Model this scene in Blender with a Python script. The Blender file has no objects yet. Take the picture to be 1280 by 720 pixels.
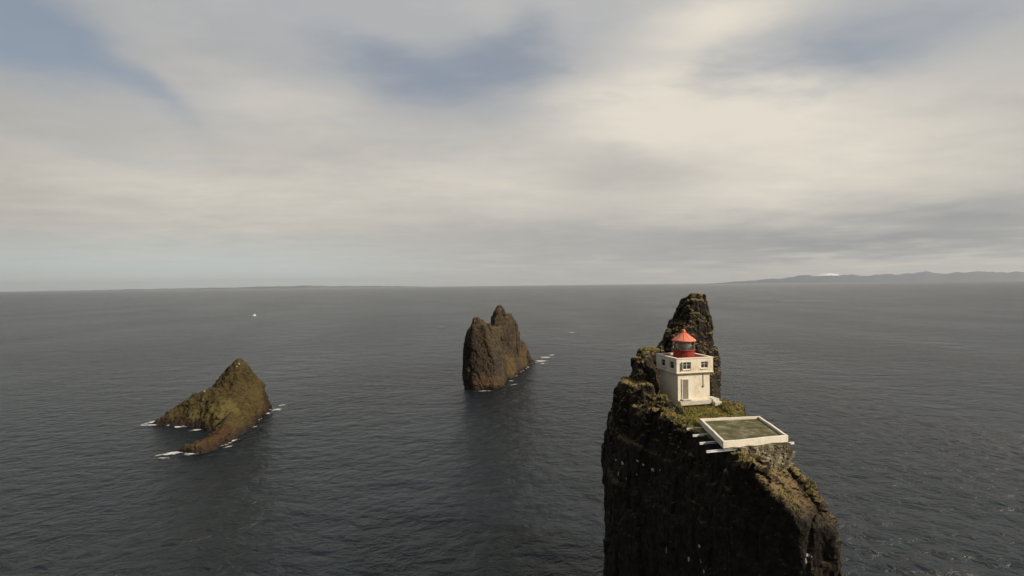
import bpy, bmesh, math, random
import numpy as np
from mathutils import Vector, Matrix, Euler
from mathutils.bvhtree import BVHTree

random.seed(7); rng = np.random.default_rng(7)
R = math.radians
scene = bpy.context.scene
COL = scene.collection

# ------------------------------------------------------------------ camera
CAM_H = 40.0
cam_d = bpy.data.cameras.new('camera'); cam = bpy.data.objects.new('camera', cam_d)
COL.objects.link(cam); scene.camera = cam
cam_d.sensor_width = 36; cam_d.lens = 36 * 660 / 1280
cam_d.clip_start = 0.5; cam_d.clip_end = 200000
cam.location = (0, 0, CAM_H)
PITCH, ROLL = R(-0.30), R(-0.66)
cam.matrix_world = Matrix.Translation((0, 0, CAM_H)) @ Matrix.Rotation(R(90) + PITCH, 4, 'X') @ Matrix.Rotation(ROLL, 4, 'Z')
scene.render.resolution_x = 1024; scene.render.resolution_y = 576

# ------------------------------------------------------------------ light
SUN_DIR = Vector((0.90, -0.43, 0.0)).normalized(); SUN_EL = R(34)
SKY_STRENGTH = 0.1
sd = bpy.data.lights.new('sun', 'SUN'); sun = bpy.data.objects.new('sun', sd); COL.objects.link(sun)
sd.energy = 4.6; sd.angle = R(0.8); sd.color = (1.0, 0.86, 0.68)
to_sun = Vector((SUN_DIR.x * math.cos(SUN_EL), SUN_DIR.y * math.cos(SUN_EL), math.sin(SUN_EL)))
sun.rotation_euler = to_sun.to_track_quat('Z', 'Y').to_euler()
sun.location = (60, -40, 90)
scene.view_settings.view_transform = 'Standard'; scene.view_settings.look = 'None'
scene.view_settings.gamma = 1; scene.view_settings.exposure = 0.0
scene.view_settings.use_curve_mapping = False


class G:
    """small helper to write node maths as expressions"""
    def __init__(s, tree): s.t = tree; s.n = tree.nodes; s.l = tree.links
    def node(s, typ, **kw):
        n = s.n.new(typ)
        for k, v in kw.items(): setattr(n, k, v)
        return n
    def link(s, a, b):
        if hasattr(a, 'is_output'): s.l.new(a, b)
        else: b.default_value = a
    def m(s, op, a, b=None, c=None, clamp=False):
        n = s.node('ShaderNodeMath', operation=op, use_clamp=clamp)
        for i, v in enumerate((a, b, c)):
            if v is not None: s.link(v, n.inputs[i])
        return n.outputs[0]
    def add(s, a, b): return s.m('ADD', a, b)
    def sub(s, a, b): return s.m('SUBTRACT', a, b)
    def mul(s, a, b): return s.m('MULTIPLY', a, b)
    def ramp(s, v, a, b, lo=0.0, hi=1.0, smooth=True):
        n = s.node('ShaderNodeMapRange', interpolation_type='SMOOTHSTEP' if smooth else 'LINEAR')
        s.link(v, n.inputs[0]); s.link(a, n.inputs[1]); s.link(b, n.inputs[2]); s.link(lo, n.inputs[3]); s.link(hi, n.inputs[4])
        return n.outputs[0]
    def mix(s, f, a, b, typ='MIX'):
        n = s.node('ShaderNodeMix', data_type='RGBA', blend_type=typ)
        s.link(f, n.inputs[0])
        s.link(a if hasattr(a, 'is_output') else (*a, 1), n.inputs[6]); s.link(b if hasattr(b, 'is_output') else (*b, 1), n.inputs[7])
        return n.outputs[2]
    def vec(s, x, y, z):
        n = s.node('ShaderNodeCombineXYZ')
        for i, v in enumerate((x, y, z)): s.link(v, n.inputs[i])
        return n.outputs[0]
    def map(s, v, scale=(1, 1, 1), rot=(0, 0, 0), loc=(0, 0, 0)):
        n = s.node('ShaderNodeMapping'); s.link(v, n.inputs[0])
        n.inputs['Scale'].default_value = scale; n.inputs['Rotation'].default_value = rot; n.inputs['Location'].default_value = loc
        return n.outputs[0]
    def noise(s, v, scale, detail=4, rough=0.5, dist=0.0, out=0):
        n = s.node('ShaderNodeTexNoise'); s.link(v, n.inputs['Vector'])
        n.inputs['Scale'].default_value = scale; n.inputs['Detail'].default_value = detail
        n.inputs['Roughness'].default_value = rough; n.inputs['Distortion'].default_value = dist
        return n.outputs[out]
    def voro(s, v, scale, feature='F1', out='Distance'):
        n = s.node('ShaderNodeTexVoronoi', feature=feature); s.link(v, n.inputs['Vector']); n.inputs['Scale'].default_value = scale
        return n.outputs[out]


# ------------------------------------------------------------------ world: sky + broken cloud layer
world = bpy.data.worlds.new('World'); scene.world = world; world.use_nodes = True
world.node_tree.nodes.clear(); g = G(world.node_tree)
sky = g.node('ShaderNodeTexSky', sky_type='NISHITA'); sky.sun_disc = False
sky.sun_elevation = SUN_EL; sky.sun_rotation = math.atan2(SUN_DIR.x, SUN_DIR.y)
sky.air_density = 1.0; sky.dust_density = 2.0; sky.ozone_density = 1.0
tc = g.node('ShaderNodeTexCoord').outputs['Generated']
sp = g.node('ShaderNodeSeparateXYZ'); g.link(tc, sp.inputs[0]); dx, dy, dz = sp.outputs
# cloud layer coordinates (a flat layer overhead) and sky coordinates in degrees
zz = g.m('MAXIMUM', g.add(dz, 0.10), 0.02)
plane = g.vec(g.m('DIVIDE', dx, zz), g.m('DIVIDE', dy, zz), 0.0)
w1 = g.noise(plane, 1.3, 5, 0.55, out=0)
w2 = g.noise(g.map(plane, loc=(7, 3, 2)), 1.3, 5, 0.55, out=0)
az = g.add(g.mul(g.m('ARCTAN2', dx, dy), 57.2958), g.mul(g.sub(w1, 0.5), 11.0))
el = g.add(g.mul(g.m('ARCSINE', dz), 57.2958), g.mul(g.sub(w2, 0.5), 6.0))
def sky_at(px, py):
    a = math.atan((px - 640) / 660)
    return math.degrees(a), math.degrees(math.atan((356.5 - 0.0105 * (px - 640) - py) / 660 * math.cos(a)))
def blob(px, py, wa, we, tilt=0.0):
    a0, e0 = sky_at(px, py)
    da = g.sub(az, a0); de = g.sub(el, e0)
    c, s_ = math.cos(R(tilt)), math.sin(R(tilt))
    u = g.add(g.mul(da, c / wa), g.mul(de, s_ / wa)); v = g.sub(g.mul(de, c / we), g.mul(da, s_ / we))
    r2 = g.add(g.mul(u, u), g.mul(v, v))
    return g.m('EXPONENT', g.mul(r2, -1.0))
def total(lst):
    o = lst[0]
    for b in lst[1:]: o = g.add(o, b)
    return o
gap = total([g.mul(blob(515, 92, 11, 3.8), 0.95), g.mul(blob(10, 30, 9, 4.5, -28), 0.95), g.mul(blob(0, 5, 6, 3, 0), 0.4), g.mul(blob(640, 62, 8, 3.6), 0.75), g.mul(blob(660, 15, 4, 3), 0.3),
             g.mul(blob(970, 66, 15, 3.0), 0.75), g.mul(blob(215, 130, 6, 1.8, -25), 0.7), g.mul(blob(400, 28, 8, 2.4, -15), 0.35),
             g.mul(blob(1180, 35, 14, 7), 0.42), g.mul(blob(90, 180, 9, 1.6), 0.25), g.mul(blob(640, 150, 9, 1.6), 0.35)])
glow = total([g.mul(blob(840, 124, 12, 4.4), 1.35), g.mul(blob(930, 150, 9, 5), 0.8), g.mul(blob(930, 200, 14, 5), 0.35), g.mul(blob(600, 225, 16, 3.5), 0.7),
              g.mul(blob(900, 12, 8, 3.0), 1.0), g.mul(blob(230, 240, 15, 3.5), 0.55), g.mul(blob(1120, 200, 12, 8), 0.45), g.mul(blob(360, 140, 9, 3), 0.4),
              g.mul(blob(1130, 328, 11, 0.8), 0.7), g.mul(blob(900, 252, 20, 3), 0.35), g.mul(blob(650, 20, 5, 2.5), 0.4)])
dark = total([g.mul(blob(1230, 285, 13, 3.0), 1.0), g.mul(blob(800, 212, 11, 2.4), 0.75), g.mul(blob(1000, 308, 16, 1.8), 0.8),
              g.mul(blob(760, 300, 22, 3.0), 0.65), g.mul(blob(440, 200, 12, 3.0), 0.30), g.mul(blob(300, 70, 12, 4), 0.25)])
fb = g.noise(g.map(plane, scale=(1, 1.6, 1), rot=(0, 0, 0.5)), 1.1, 7, 0.58)
fine = g.noise(g.map(plane, scale=(1, 1.5, 1), loc=(3, 9, 0)), 3.0, 6, 0.6)
overhead_gap = g.mul(g.ramp(fb, 0.50, 0.66), g.ramp(dz, 0.5, 0.7))          # broken cloud above the picture too
blue = g.m('MULTIPLY', g.ramp(g.add(g.add(gap, g.mul(overhead_gap, 0.6)), g.add(g.mul(g.sub(fb, 0.5), 1.6), g.mul(g.sub(fine, 0.5), 0.8))), 0.20, 1.25), 0.78, clamp=True)
cl = g.mix(g.m('MULTIPLY', g.add(glow, g.add(g.mul(g.sub(fine, 0.5), 0.7), g.mul(g.sub(fb, 0.5), 0.7))), 0.9, clamp=True), g.mix(g.ramp(dz, 0.12, 0.46), (0.505, 0.487, 0.448), (0.44, 0.45, 0.465)), (0.79, 0.73, 0.63))
cl = g.mix(g.m('MULTIPLY', g.add(dark, g.mul(g.sub(fb, 0.55), 0.8)), 0.62, clamp=True), cl, (0.31, 0.32, 0.325))
# streaks low on the horizon, pale on the left
streak = g.noise(g.vec(g.mul(g.m('ARCTAN2', dx, dy), 9.0), g.mul(dz, 150.0), 0.0), 1.0, 4, 0.55)
low = g.ramp(dz, 0.11, 0.015)
cl = g.mix(g.mul(g.mul(g.ramp(streak, 0.52, 0.70), low), 0.55), cl, (0.36, 0.38, 0.40))
cl = g.mix(g.mul(g.mul(g.ramp(streak, 0.47, 0.34), low), 0.45), cl, (0.62, 0.60, 0.52))
cl = g.mix(g.mul(g.mul(g.ramp(dx, 0.1, -0.5), g.ramp(dz, 0.11, 0.02)), 0.75), cl, (0.59, 0.65, 0.64))
# clouds carry their own radiance; divide by the world strength so both share one Background
clouds = g.mix(1.0, cl, (1 / SKY_STRENGTH * 0.98,) * 3, 'MULTIPLY')
behind = g.ramp(g.add(g.mul(dx, -0.62), g.mul(dy, -0.78)), -0.35, 0.75, 1.0, 0.32)     # unseen dark bank added behind the camera to lower the fill light
clouds = g.mix(1.0, clouds, g.vec(behind, behind, behind), 'MULTIPLY')
bluesky = g.mix(0.45, g.mix(1.0, sky.outputs[0], (0.80,) * 3, 'MULTIPLY'), (3.2, 3.7, 4.4))
final = g.mix(blue, clouds, bluesky)
bg = g.node('ShaderNodeBackground'); g.link(final, bg.inputs[0]); bg.inputs[1].default_value = SKY_STRENGTH
wo = g.node('ShaderNodeOutputWorld'); g.link(bg.outputs[0], wo.inputs[0])

# ------------------------------------------------------------------ helpers
def prop(o, label=None, cat=None, group=None, kind=None):
    if label: o['label'] = label
    if cat: o['category'] = cat
    if group: o['group'] = group
    if kind: o['kind'] = kind
    return o
def link(name, me, mat, parent=None, smooth=False):
    o = bpy.data.objects.new(name, me); COL.objects.link(o)
    if mat: me.materials.clear(); me.materials.append(mat)
    if smooth: me.shade_smooth()
    if parent: o.parent = parent
    return o
def from_bm(name, bm, mat, parent=None, smooth=False):
    me = bpy.data.meshes.new(name); bm.normal_update(); bm.to_mesh(me); bm.free()
    return link(name, me, mat, parent, smooth)
def empty(name, loc, rz=0):
    o = bpy.data.objects.new(name, None); COL.objects.link(o); o.location = loc; o.rotation_euler = (0, 0, rz)
    o.empty_display_size = 0.5
    return o
def box(bm, c, s, rz=0.0, bev=0.0, M=None):
    r = bmesh.ops.create_cube(bm, size=1.0)['verts']
    mt = Matrix.Translation(c) @ Matrix.Rotation(rz, 4, 'Z') @ Matrix.Diagonal((*s, 1))
    if M is not None: mt = M @ mt
    bmesh.ops.transform(bm, matrix=mt, verts=r)
    if bev:
        es = list({e for v in r for e in v.link_edges})
        bmesh.ops.bevel(bm, geom=es, offset=bev, segments=1, affect='EDGES')
def cone(bm, c, r1, r2, h, seg=24, caps=True):
    bmesh.ops.create_cone(bm, cap_ends=caps, segments=seg, radius1=r1, radius2=r2, depth=h, matrix=Matrix.Translation((c[0], c[1], c[2] + h / 2)))
def rod(bm, a, b, r, seg=8):
    a, b = Vector(a), Vector(b); d = b - a
    bmesh.ops.create_cone(bm, cap_ends=True, segments=seg, radius1=r, radius2=r, depth=d.length,
                          matrix=Matrix.Translation((a + b) / 2) @ d.to_track_quat('Z', 'Y').to_matrix().to_4x4())

# numpy noise
_perm = rng.permutation(512); _grad = rng.normal(size=(512, 3)); _grad /= np.linalg.norm(_grad, axis=1)[:, None]
def _h(i, j, k): return _perm[(_perm[(_perm[i & 511] + j) & 511] + k) & 511]
def perlin(p):
    i = np.floor(p).astype(int); f = p - i; u = f * f * f * (f * (f * 6 - 15) + 10)
    out = np.zeros(len(p))
    for a in (0, 1):
        for b in (0, 1):
            for c in (0, 1):
                gr = _grad[_h(i[:, 0] + a, i[:, 1] + b, i[:, 2] + c)]
                d = ((f - (a, b, c)) * gr).sum(1)
                out += d * (u[:, 0] if a else 1 - u[:, 0]) * (u[:, 1] if b else 1 - u[:, 1]) * (u[:, 2] if c else 1 - u[:, 2])
    return out
def fbm(p, o=4, rough=0.5, ridged=False):
    s = np.zeros(len(p)); a = 1.0; q = p.copy()
    for _ in range(o):
        n = perlin(q)
        s += a * ((0.5 - np.abs(n) * 2) if ridged else n); a *= rough; q = q * 2.03 + 17.3
    return s
def worley(p):
    i = np.floor(p).astype(int); f1 = np.full(len(p), 9.0); f2 = f1.copy(); idv = np.zeros(len(p))
    for a in (-1, 0, 1):
        for b in (-1, 0, 1):
            for c in (-1, 0, 1):
                ci = i + (a, b, c); hh = _h(ci[:, 0], ci[:, 1], ci[:, 2])
                pt = ci + 0.5 + 0.45 * _grad[hh]
                d = np.linalg.norm(p - pt, axis=1)
                closer = d < f1
                f2 = np.where(closer, f1, np.minimum(f2, d)); idv = np.where(closer, _grad[(hh + 31) & 511, 0], idv); f1 = np.where(closer, d, f1)
    return f1, f2, idv

def hull(bm, pts):
    vs = [bm.verts.new(p) for p in pts]
    r = bmesh.ops.convex_hull(bm, input=vs)
    kill = list({e for e in r['geom_interior'] + r['geom_unused'] if isinstance(e, bmesh.types.BMVert)})
    if kill: bmesh.ops.delete(bm, geom=kill, context='VERTS')
def ring(pts, z): return [(x, y, z) for x, y in pts]

def rock_mesh(name, hulls, voxel, disp, mat, parent=None, soft=2):
    """union of rough masses -> one continuous surface -> eroded"""
    bm = bmesh.new()
    for h in hulls: hull(bm, h)
    o = from_bm(name, bm, mat)
    md = o.modifiers.new('r', 'REMESH'); md.mode = 'VOXEL'; md.voxel_size = voxel
    dg = bpy.context.evaluated_depsgraph_get(); dg.update()
    me = bpy.data.meshes.new_from_object(o.evaluated_get(dg)); o.modifiers.clear(); o.data = me; me.name = name
    n = len(me.vertices)
    co = np.empty(n * 3); me.vertices.foreach_get('co', co); co = co.reshape(-1, 3)
    # soften the blocky union a little before eroding it
    ed = np.empty(len(me.edges) * 2, dtype=int); me.edges.foreach_get('vertices', ed); ed = ed.reshape(-1, 2)
    deg = np.bincount(ed.ravel(), minlength=n)[:, None]
    for _ in range(soft):
        s = np.zeros_like(co)
        for k in range(3):
            s[:, k] = np.bincount(ed[:, 0], weights=co[ed[:, 1], k], minlength=n) + np.bincount(ed[:, 1], weights=co[ed[:, 0], k], minlength=n)
        co = co * 0.4 + 0.6 * s / deg
    me.vertices.foreach_set('co', co.ravel()); me.update()
    for stage in disp:
        nr = np.empty(n * 3); me.vertex_normals.foreach_get('vector', nr); nr = nr.reshape(-1, 3)
        co = stage(co, nr)
        me.vertices.foreach_set('co', co.ravel()); me.update()
    me.materials.clear(); me.materials.append(mat); me.shade_flat()
    if parent: o.parent = parent
    return o

# ------------------------------------------------------------------ materials
def new_mat(name, rough=0.8, spec=0.3):
    m = bpy.data.materials.new(name); m.use_nodes = True; q = G(m.node_tree)
    b = q.n['Principled BSDF']; b.inputs['Roughness'].default_value = rough; b.inputs['Specular IOR Level'].default_value = spec
    return m, q, b
def obj_co(q): return q.node('ShaderNodeTexCoord').outputs['Object']
def bump(q, b, h, strength=0.5, dist=0.1):
    n = q.node('ShaderNodeBump'); n.inputs['Strength'].default_value = strength; n.inputs['Distance'].default_value = dist
    q.link(h, n.inputs['Height']); q.link(n.outputs[0], b.inputs['Normal'])
def weathered(name, col, col2, scale=2.0, rough=0.7, amount=0.6, spec=0.3, streaks=True, b_=0.2):
    m, q, b = new_mat(name, rough, spec); co = obj_co(q)
    n1 = q.noise(co, scale, 6, 0.6)
    f = q.ramp(n1, 0.45, 0.72)
    if streaks:
        n2 = q.noise(q.map(co, scale=(6, 6, 0.5)), 1.0, 4, 0.6)
        f = q.m('MAXIMUM', f, q.ramp(n2, 0.52, 0.75))
    q.link(q.mix(q.mul(f, amount), col, col2), b.inputs['Base Color'])
    bump(q, b, q.noise(co, 14, 4, 0.6), b_, 0.03)
    return m
WHITE = weathered('white_paint', (0.86, 0.80, 0.66), (0.50, 0.40, 0.27), 1.2, 0.75, 0.55)
RIMW = weathered('rim_concrete', (0.84, 0.79, 0.67), (0.50, 0.46, 0.36), 1.5, 0.85, 0.5)
RED = weathered('red_paint', (0.30, 0.038, 0.026), (0.17, 0.025, 0.018), 2.5, 0.5, 0.5)
ORANGE = weathered('orange_red_roof', (0.78, 0.25, 0.16), (0.62, 0.19, 0.13), 2.5, 0.7, 0.6)
DOORM = weathered('door_wood', (0.30, 0.26, 0.21), (0.18, 0.15, 0.12), 3, 0.8, 0.6)
FRAME = weathered('frame_paint', (0.78, 0.76, 0.70), (0.5, 0.47, 0.4), 3, 0.6, 0.4)
STEEL = weathered('beam_steel', (0.80, 0.80, 0.80), (0.45, 0.42, 0.38), 1.5, 0.6, 0.5)
CONC = weathered('pale_concrete', (0.62, 0.58, 0.50), (0.34, 0.33, 0.25), 1.5, 0.9, 0.6)
FOAM, q, b = new_mat('foam', 0.9, 0.1); b.inputs['Base Color'].default_value = (0.50, 0.52, 0.52, 1)
GUANO = weathered('guano', (0.62, 0.60, 0.55), (0.30, 0.29, 0.26), 4, 0.9, 0.7)
HULLM = weathered('boat_hull', (0.82, 0.82, 0.80), (0.6, 0.6, 0.58), 1, 0.4, 0.3)
DARKG, q, b = new_mat('dark_glass', 0.08, 0.6); b.inputs['Base Color'].default_value = (0.03, 0.035, 0.04, 1)
GLASS, q, b = new_mat('lantern_glass', 0.03, 0.5)
b.inputs['Base Color'].default_value = (0.9, 0.97, 0.95, 1); b.inputs['Transmission Weight'].default_value = 1.0; b.inputs['IOR'].default_value = 1.1
LENS, q, b = new_mat('lens_glass', 0.15, 0.8); b.inputs['Base Color'].default_value = (0.50, 0.56, 0.48, 1); b.inputs['Metallic'].default_value = 0.2

def rock_material(name, dark, mid, warm, moss, moss_amt=1.0, tide=True, scale=1.0, warm_lo=0.45, moss_hi=0.9, zlo=0, steep_warm=0.35, up_lo=0.20, stains_and_shade=()):
    m, q, b = new_mat(name, 0.92, 0.2); co = obj_co(q)
    ge = q.node('ShaderNodeNewGeometry'); sn = q.node('ShaderNodeSeparateXYZ'); q.link(ge.outputs['Normal'], sn.inputs[0])
    sp_ = q.node('ShaderNodeSeparateXYZ'); q.link(co, sp_.inputs[0]); z = sp_.outputs[2]
    n1 = q.noise(co, 0.22 * scale, 7, 0.62, 0.6); n2 = q.noise(co, 1.3 * scale, 6, 0.65); n3 = q.noise(co, 5.0 * scale, 5, 0.6)
    c = q.mix(q.ramp(n2, 0.35, 0.68), dark, mid)
    # weathered brown crust on ledges; steep faces coloured darker to deepen their shade
    ledge = q.ramp(sn.outputs[2], 0.16, 0.60, steep_warm, 1.0)
    c = q.mix(q.mul(q.ramp(q.add(q.mul(n1, 0.6), q.mul(n3, 0.4)), warm_lo, warm_lo + 0.16), ledge), c, warm)
    # lichen and moss settle on what faces up
    up = q.ramp(q.add(sn.outputs[2], q.mul(q.sub(n2, 0.5), 0.9)), up_lo, moss_hi)
    hz = q.ramp(z, zlo, zlo + 4.0 if zlo else 0.1)
    c = q.mix(q.mul(q.mul(up, hz), moss_amt), c, moss)
    for (sx_, sy_, sz_, sr_, col_, amt_) in stains_and_shade:                       # placed algae and lichen, darker areas, and shade painted on a side
        vm = q.node('ShaderNodeVectorMath', operation='DISTANCE'); q.link(co, vm.inputs[0]); vm.inputs[1].default_value = (sx_, sy_, sz_)
        dd_ = q.add(vm.outputs['Value'], q.mul(q.sub(q.noise(q.map(co, scale=(1, 1, 2.2)), 0.35, 5, 0.7), 0.5), sr_ * 2.4))
        c = q.mix(q.mul(q.ramp(dd_, sr_, sr_ * 0.55), amt_), c, col_)
    pale = q.mul(ledge, q.mul(q.ramp(q.noise(co, 2.6 * scale, 5, 0.7), 0.60, 0.72), 0.35))
    c = q.mix(pale, c, (0.30, 0.27, 0.20))
    if tide:                                                   # wet weed band above the water line
        wet = q.ramp(q.add(z, q.mul(n1, 2.0)), 3.4, 1.4)
        c = q.mix(wet, c, (0.022, 0.014, 0.009))
        q.link(q.m('SUBTRACT', 0.92, q.mul(wet, 0.4)), b.inputs['Roughness'])
    q.link(c, b.inputs['Base Color'])
    h = q.add(q.mul(n3, 0.5), q.mul(q.voro(q.map(co, scale=(1, 1, 0.6)), 2.2 * scale), 0.6))
    bump(q, b, h, 0.9, 0.22 / scale)
    return m
ROCK = rock_material('basalt', (0.013, 0.012, 0.011), (0.036, 0.029, 0.021), (0.105, 0.074, 0.042), (0.225, 0.170, 0.070), 0.85, zlo=21, moss_hi=0.85, steep_warm=0.03, up_lo=0.50)
ROCK2 = rock_material('basalt_far', (0.026, 0.021, 0.017), (0.055, 0.041, 0.028), (0.075, 0.052, 0.029), (0.105, 0.078, 0.026), 0.40, scale=0.5, steep_warm=0.8, stains_and_shade=[(0, 228, 4, 8, (0.115, 0.078, 0.026), 0.6), (6, 250, 4, 10, (0.105, 0.072, 0.024), 0.5), (-19, 208, 12, 9, (0.016, 0.014, 0.013), 0.8), (-11, 203, 3, 4, (0.13, 0.075, 0.035), 0.5)])  # the near-black entry paints the shaded left face of the tower
ROCK3 = rock_material('islet_rock', (0.028, 0.019, 0.010), (0.052, 0.036, 0.015), (0.068, 0.047, 0.017), (0.085, 0.070, 0.020), 0.55, scale=0.4, moss_hi=1.1, steep_warm=1.0, stains_and_shade=[(-84, 153, 5, 6, (0.13, 0.115, 0.036), 0.55), (-93, 156, 3, 3.5, (0.13, 0.115, 0.04), 0.5), (-88, 154, 3, 2.5, (0.13, 0.115, 0.04), 0.5), (-76, 136, 1, 8, (0.055, 0.028, 0.012), 0.8), (-79.5, 170, 4, 5, (0.03, 0.02, 0.012), 0.8)])  # last entry darkens the right side of the islet
STONE, q, b = new_mat('dry_stone', 0.95, 0.2); co = obj_co(q)
cc = q.mix(q.ramp(q.voro(co, 2.2, out='Color'), 0.2, 0.8), (0.09, 0.075, 0.05), (0.34, 0.30, 0.22))
q.link(q.mix(q.ramp(q.noise(co, 5, 5), 0.4, 0.7), cc, (0.13, 0.12, 0.07)), b.inputs['Base Color']); bump(q, b, q.noise(co, 9, 5), 0.6, 0.06)
PADF, q, b = new_mat('pad_moss', 0.95, 0.2); co = obj_co(q)
cc = q.mix(q.ramp(q.noise(co, 0.55, 6, 0.65), 0.42, 0.62), (0.075, 0.074, 0.034), (0.150, 0.132, 0.078))
cc = q.mix(q.mul(q.ramp(q.noise(q.map(co, loc=(4, 1, 0)), 0.8, 6, 0.7), 0.50, 0.66), 0.75), cc, (0.30, 0.27, 0.19))
cc = q.mix(q.mul(q.ramp(q.noise(q.map(co, loc=(9, 6, 0)), 0.7, 5, 0.6), 0.52, 0.66), 0.6), cc, (0.085, 0.12, 0.025))
q.link(cc, b.inputs['Base Color']); bump(q, b, q.noise(co, 8, 5), 0.7, 0.06)
GRASS, q, b = new_mat('grass', 0.9, 0.15); co = obj_co(q)
cc = q.mix(q.ramp(q.noise(co, 0.7, 5, 0.6), 0.40, 0.60), (0.19, 0.21, 0.045), (0.32, 0.26, 0.090))
q.link(q.mix(q.mul(q.ramp(q.noise(co, 3.0, 3), 0.55, 0.7), 0.6), cc, (0.36, 0.27, 0.12)), b.inputs['Base Color'])
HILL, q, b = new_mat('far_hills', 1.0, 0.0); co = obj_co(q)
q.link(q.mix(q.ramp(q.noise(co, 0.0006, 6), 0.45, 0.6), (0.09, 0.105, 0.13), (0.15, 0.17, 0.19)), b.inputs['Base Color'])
HILLR, q, b = new_mat('hazed_range_rock', 1.0, 0.0); b.inputs['Base Color'].default_value = (0.10, 0.13, 0.175, 1)  # distant haze mixed into the rock colour as a lighter blue
SNOWHILL, q, b = new_mat('snow_hill', 1.0, 0.0); co = obj_co(q)
sp_ = q.node('ShaderNodeSeparateXYZ'); q.link(co, sp_.inputs[0])
q.link(q.mix(q.ramp(q.add(sp_.outputs[2], q.mul(q.noise(co, 0.001, 5), 200.0)), 270.0, 330.0), (0.07, 0.08, 0.09), (0.8, 0.8, 0.8)), b.inputs['Base Color'])

# ------------------------------------------------------------------ sea
SEA, q, b = new_mat('sea_water', 0.25, 0.5); co = obj_co(q)
b.inputs['IOR'].default_value = 1.333
n0 = q.noise(co, 0.012, 4, 0.55)
q.link(q.mix(q.ramp(n0, 0.4, 0.62), (0.006, 0.011, 0.016), (0.010, 0.016, 0.020)), b.inputs['Base Color'])
def waves(rot, sc, scale, detail, rough, dist):
    return q.noise(q.map(q.map(co, rot=(0, 0, rot)), scale=sc), scale, detail, rough, dist)
swell = waves(R(9), (0.7, 1, 1), 0.085, 3, 0.5, 0.3)
chop = waves(R(-14), (0.78, 1, 1), 0.34, 5, 0.60, 0.4)
small = waves(R(20), (0.65, 1, 1), 1.5, 4, 0.6, 0.3)
gust = q.ramp(q.noise(q.map(co, scale=(1, 0.5, 1)), 0.010, 3), 0.35, 0.68, 0.5, 1.2)
hsea = q.add(q.mul(swell, 2.5), q.mul(gust, q.add(q.mul(chop, 2.7), q.mul(small, 0.5))))
nb = q.node('ShaderNodeBump'); nb.inputs['Strength'].default_value = 1.0; nb.inputs['Distance'].default_value = 1.0
q.link(hsea, nb.inputs['Height']); q.link(nb.outputs[0], b.inputs['Normal'])
S = 45000.0
me = bpy.data.meshes.new('sea')
xs = np.concatenate([-np.geomspace(S, 400, 14), np.linspace(-300, 300, 7), np.geomspace(400, S, 14)])
X, Y = np.meshgrid(xs, xs); nx = len(xs)
me.from_pydata(np.stack([X.ravel(), Y.ravel(), np.zeros(nx * nx)], 1).tolist(), [],
               [(j * nx + i, j * nx + i + 1, (j + 1) * nx + i + 1, (j + 1) * nx + i) for j in range(nx - 1) for i in range(nx - 1)])
prop(link('sea', me, SEA), kind='structure')

# ------------------------------------------------------------------ far hills along the coast
def hills(name, az0, az1, dist, prof, mat, seed, rows=9, n=220):
    """a range of hills seen edge on: real terrain some kilometres deep"""
    verts = []; az_ = np.linspace(az0, az1, n)
    for j in range(rows):
        v = j / (rows - 1); d = dist + 3500 * (v - 0.5)
        env = math.sin(math.pi * v) ** 0.8
        p = np.stack([az_ * 0.55 + seed, np.full(n, v * 2.2), np.zeros(n)], 1)
        hgt = np.interp(az_, [a for a, _ in prof], [h for _, h in prof]) * env * (1 + 0.55 * fbm(p, 5, 0.55))
        for a, h in zip(az_, hgt): verts.append((d * math.tan(R(a)), d, max(h, 0) - 4))
    fs = [(j * n + i, j * n + i + 1, (j + 1) * n + i + 1, (j + 1) * n + i) for j in range(rows - 1) for i in range(n - 1)]
    m_ = bpy.data.meshes.new(name); m_.from_pydata(verts, [], fs)
    return prop(link(name, m_, mat, smooth=True), kind='structure')
hills('coast_hills', -42, -8, 34000, [(-42, 20), (-36, 60), (-30, 100), (-25, 140), (-21, 160), (-17, 110), (-13, 80), (-8, 0)], HILL, 3.1)
hills('mountain_range', 20, 52, 24000, [(20, 0), (24, 110), (27, 230), (30, 330), (33, 300), (37, 370), (41, 420), (44, 420), (46, 300), (52, 200)], HILLR, 11.7)
hills('glacier_mountain', 28.6, 33.0, 27000, [(28.6, 120), (30.0, 400), (30.9, 480), (32, 380), (33.0, 120)], SNOWHILL, 5.3)

# ------------------------------------------------------------------ the great stack
def crag(a_big, s_big, a_blk, s_blk, a_rid, s_rid, a_fine, s_fine, keep=None, zs=0.5):
    def big(co, nr):
        d = a_big * fbm(co / s_big, 3, 0.5)
        k = keep(co) if keep else 1.0
        return co + nr * (d * k)[:, None] if keep else co + nr * d[:, None]
    def blk(co, nr):
        w = co + 0.35 * s_blk * np.stack([perlin(co / s_blk + 5), perlin(co / s_blk + 15), perlin(co / s_blk + 25)], 1)
        f1, f2, idv = worley(w * (1, 1, zs) / s_blk)
        d = a_blk * (idv * 1.25 - 0.5 * np.clip(1 - (f2 - f1) * 9, 0, 1))
        k = keep(co) if keep else 1.0
        return co + nr * (d * k)[:, None]
    def rid(co, nr):
        d = a_rid * fbm(co * (1, 1, zs * 0.7) / s_rid, 4, 0.55, ridged=True)
        k = keep(co) if keep else 1.0
        return co + nr * (d * k)[:, None]
    def fin(co, nr):
        f1, f2, idv = worley(co * (1, 1, 0.8) / s_fine)
        d = a_fine * (idv + 1.2 * fbm(co / (s_fine * 0.8), 3))
        k = np.maximum(keep(co), 0.25) if keep else 1.0
        return co + nr * (d * k)[:, None]
    return [big, blk, rid, fin]
def smooth(e0, e1, x):
    t = np.clip((x - e0) / (e1 - e0), 0, 1); return t * t * (3 - 2 * t)
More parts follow.
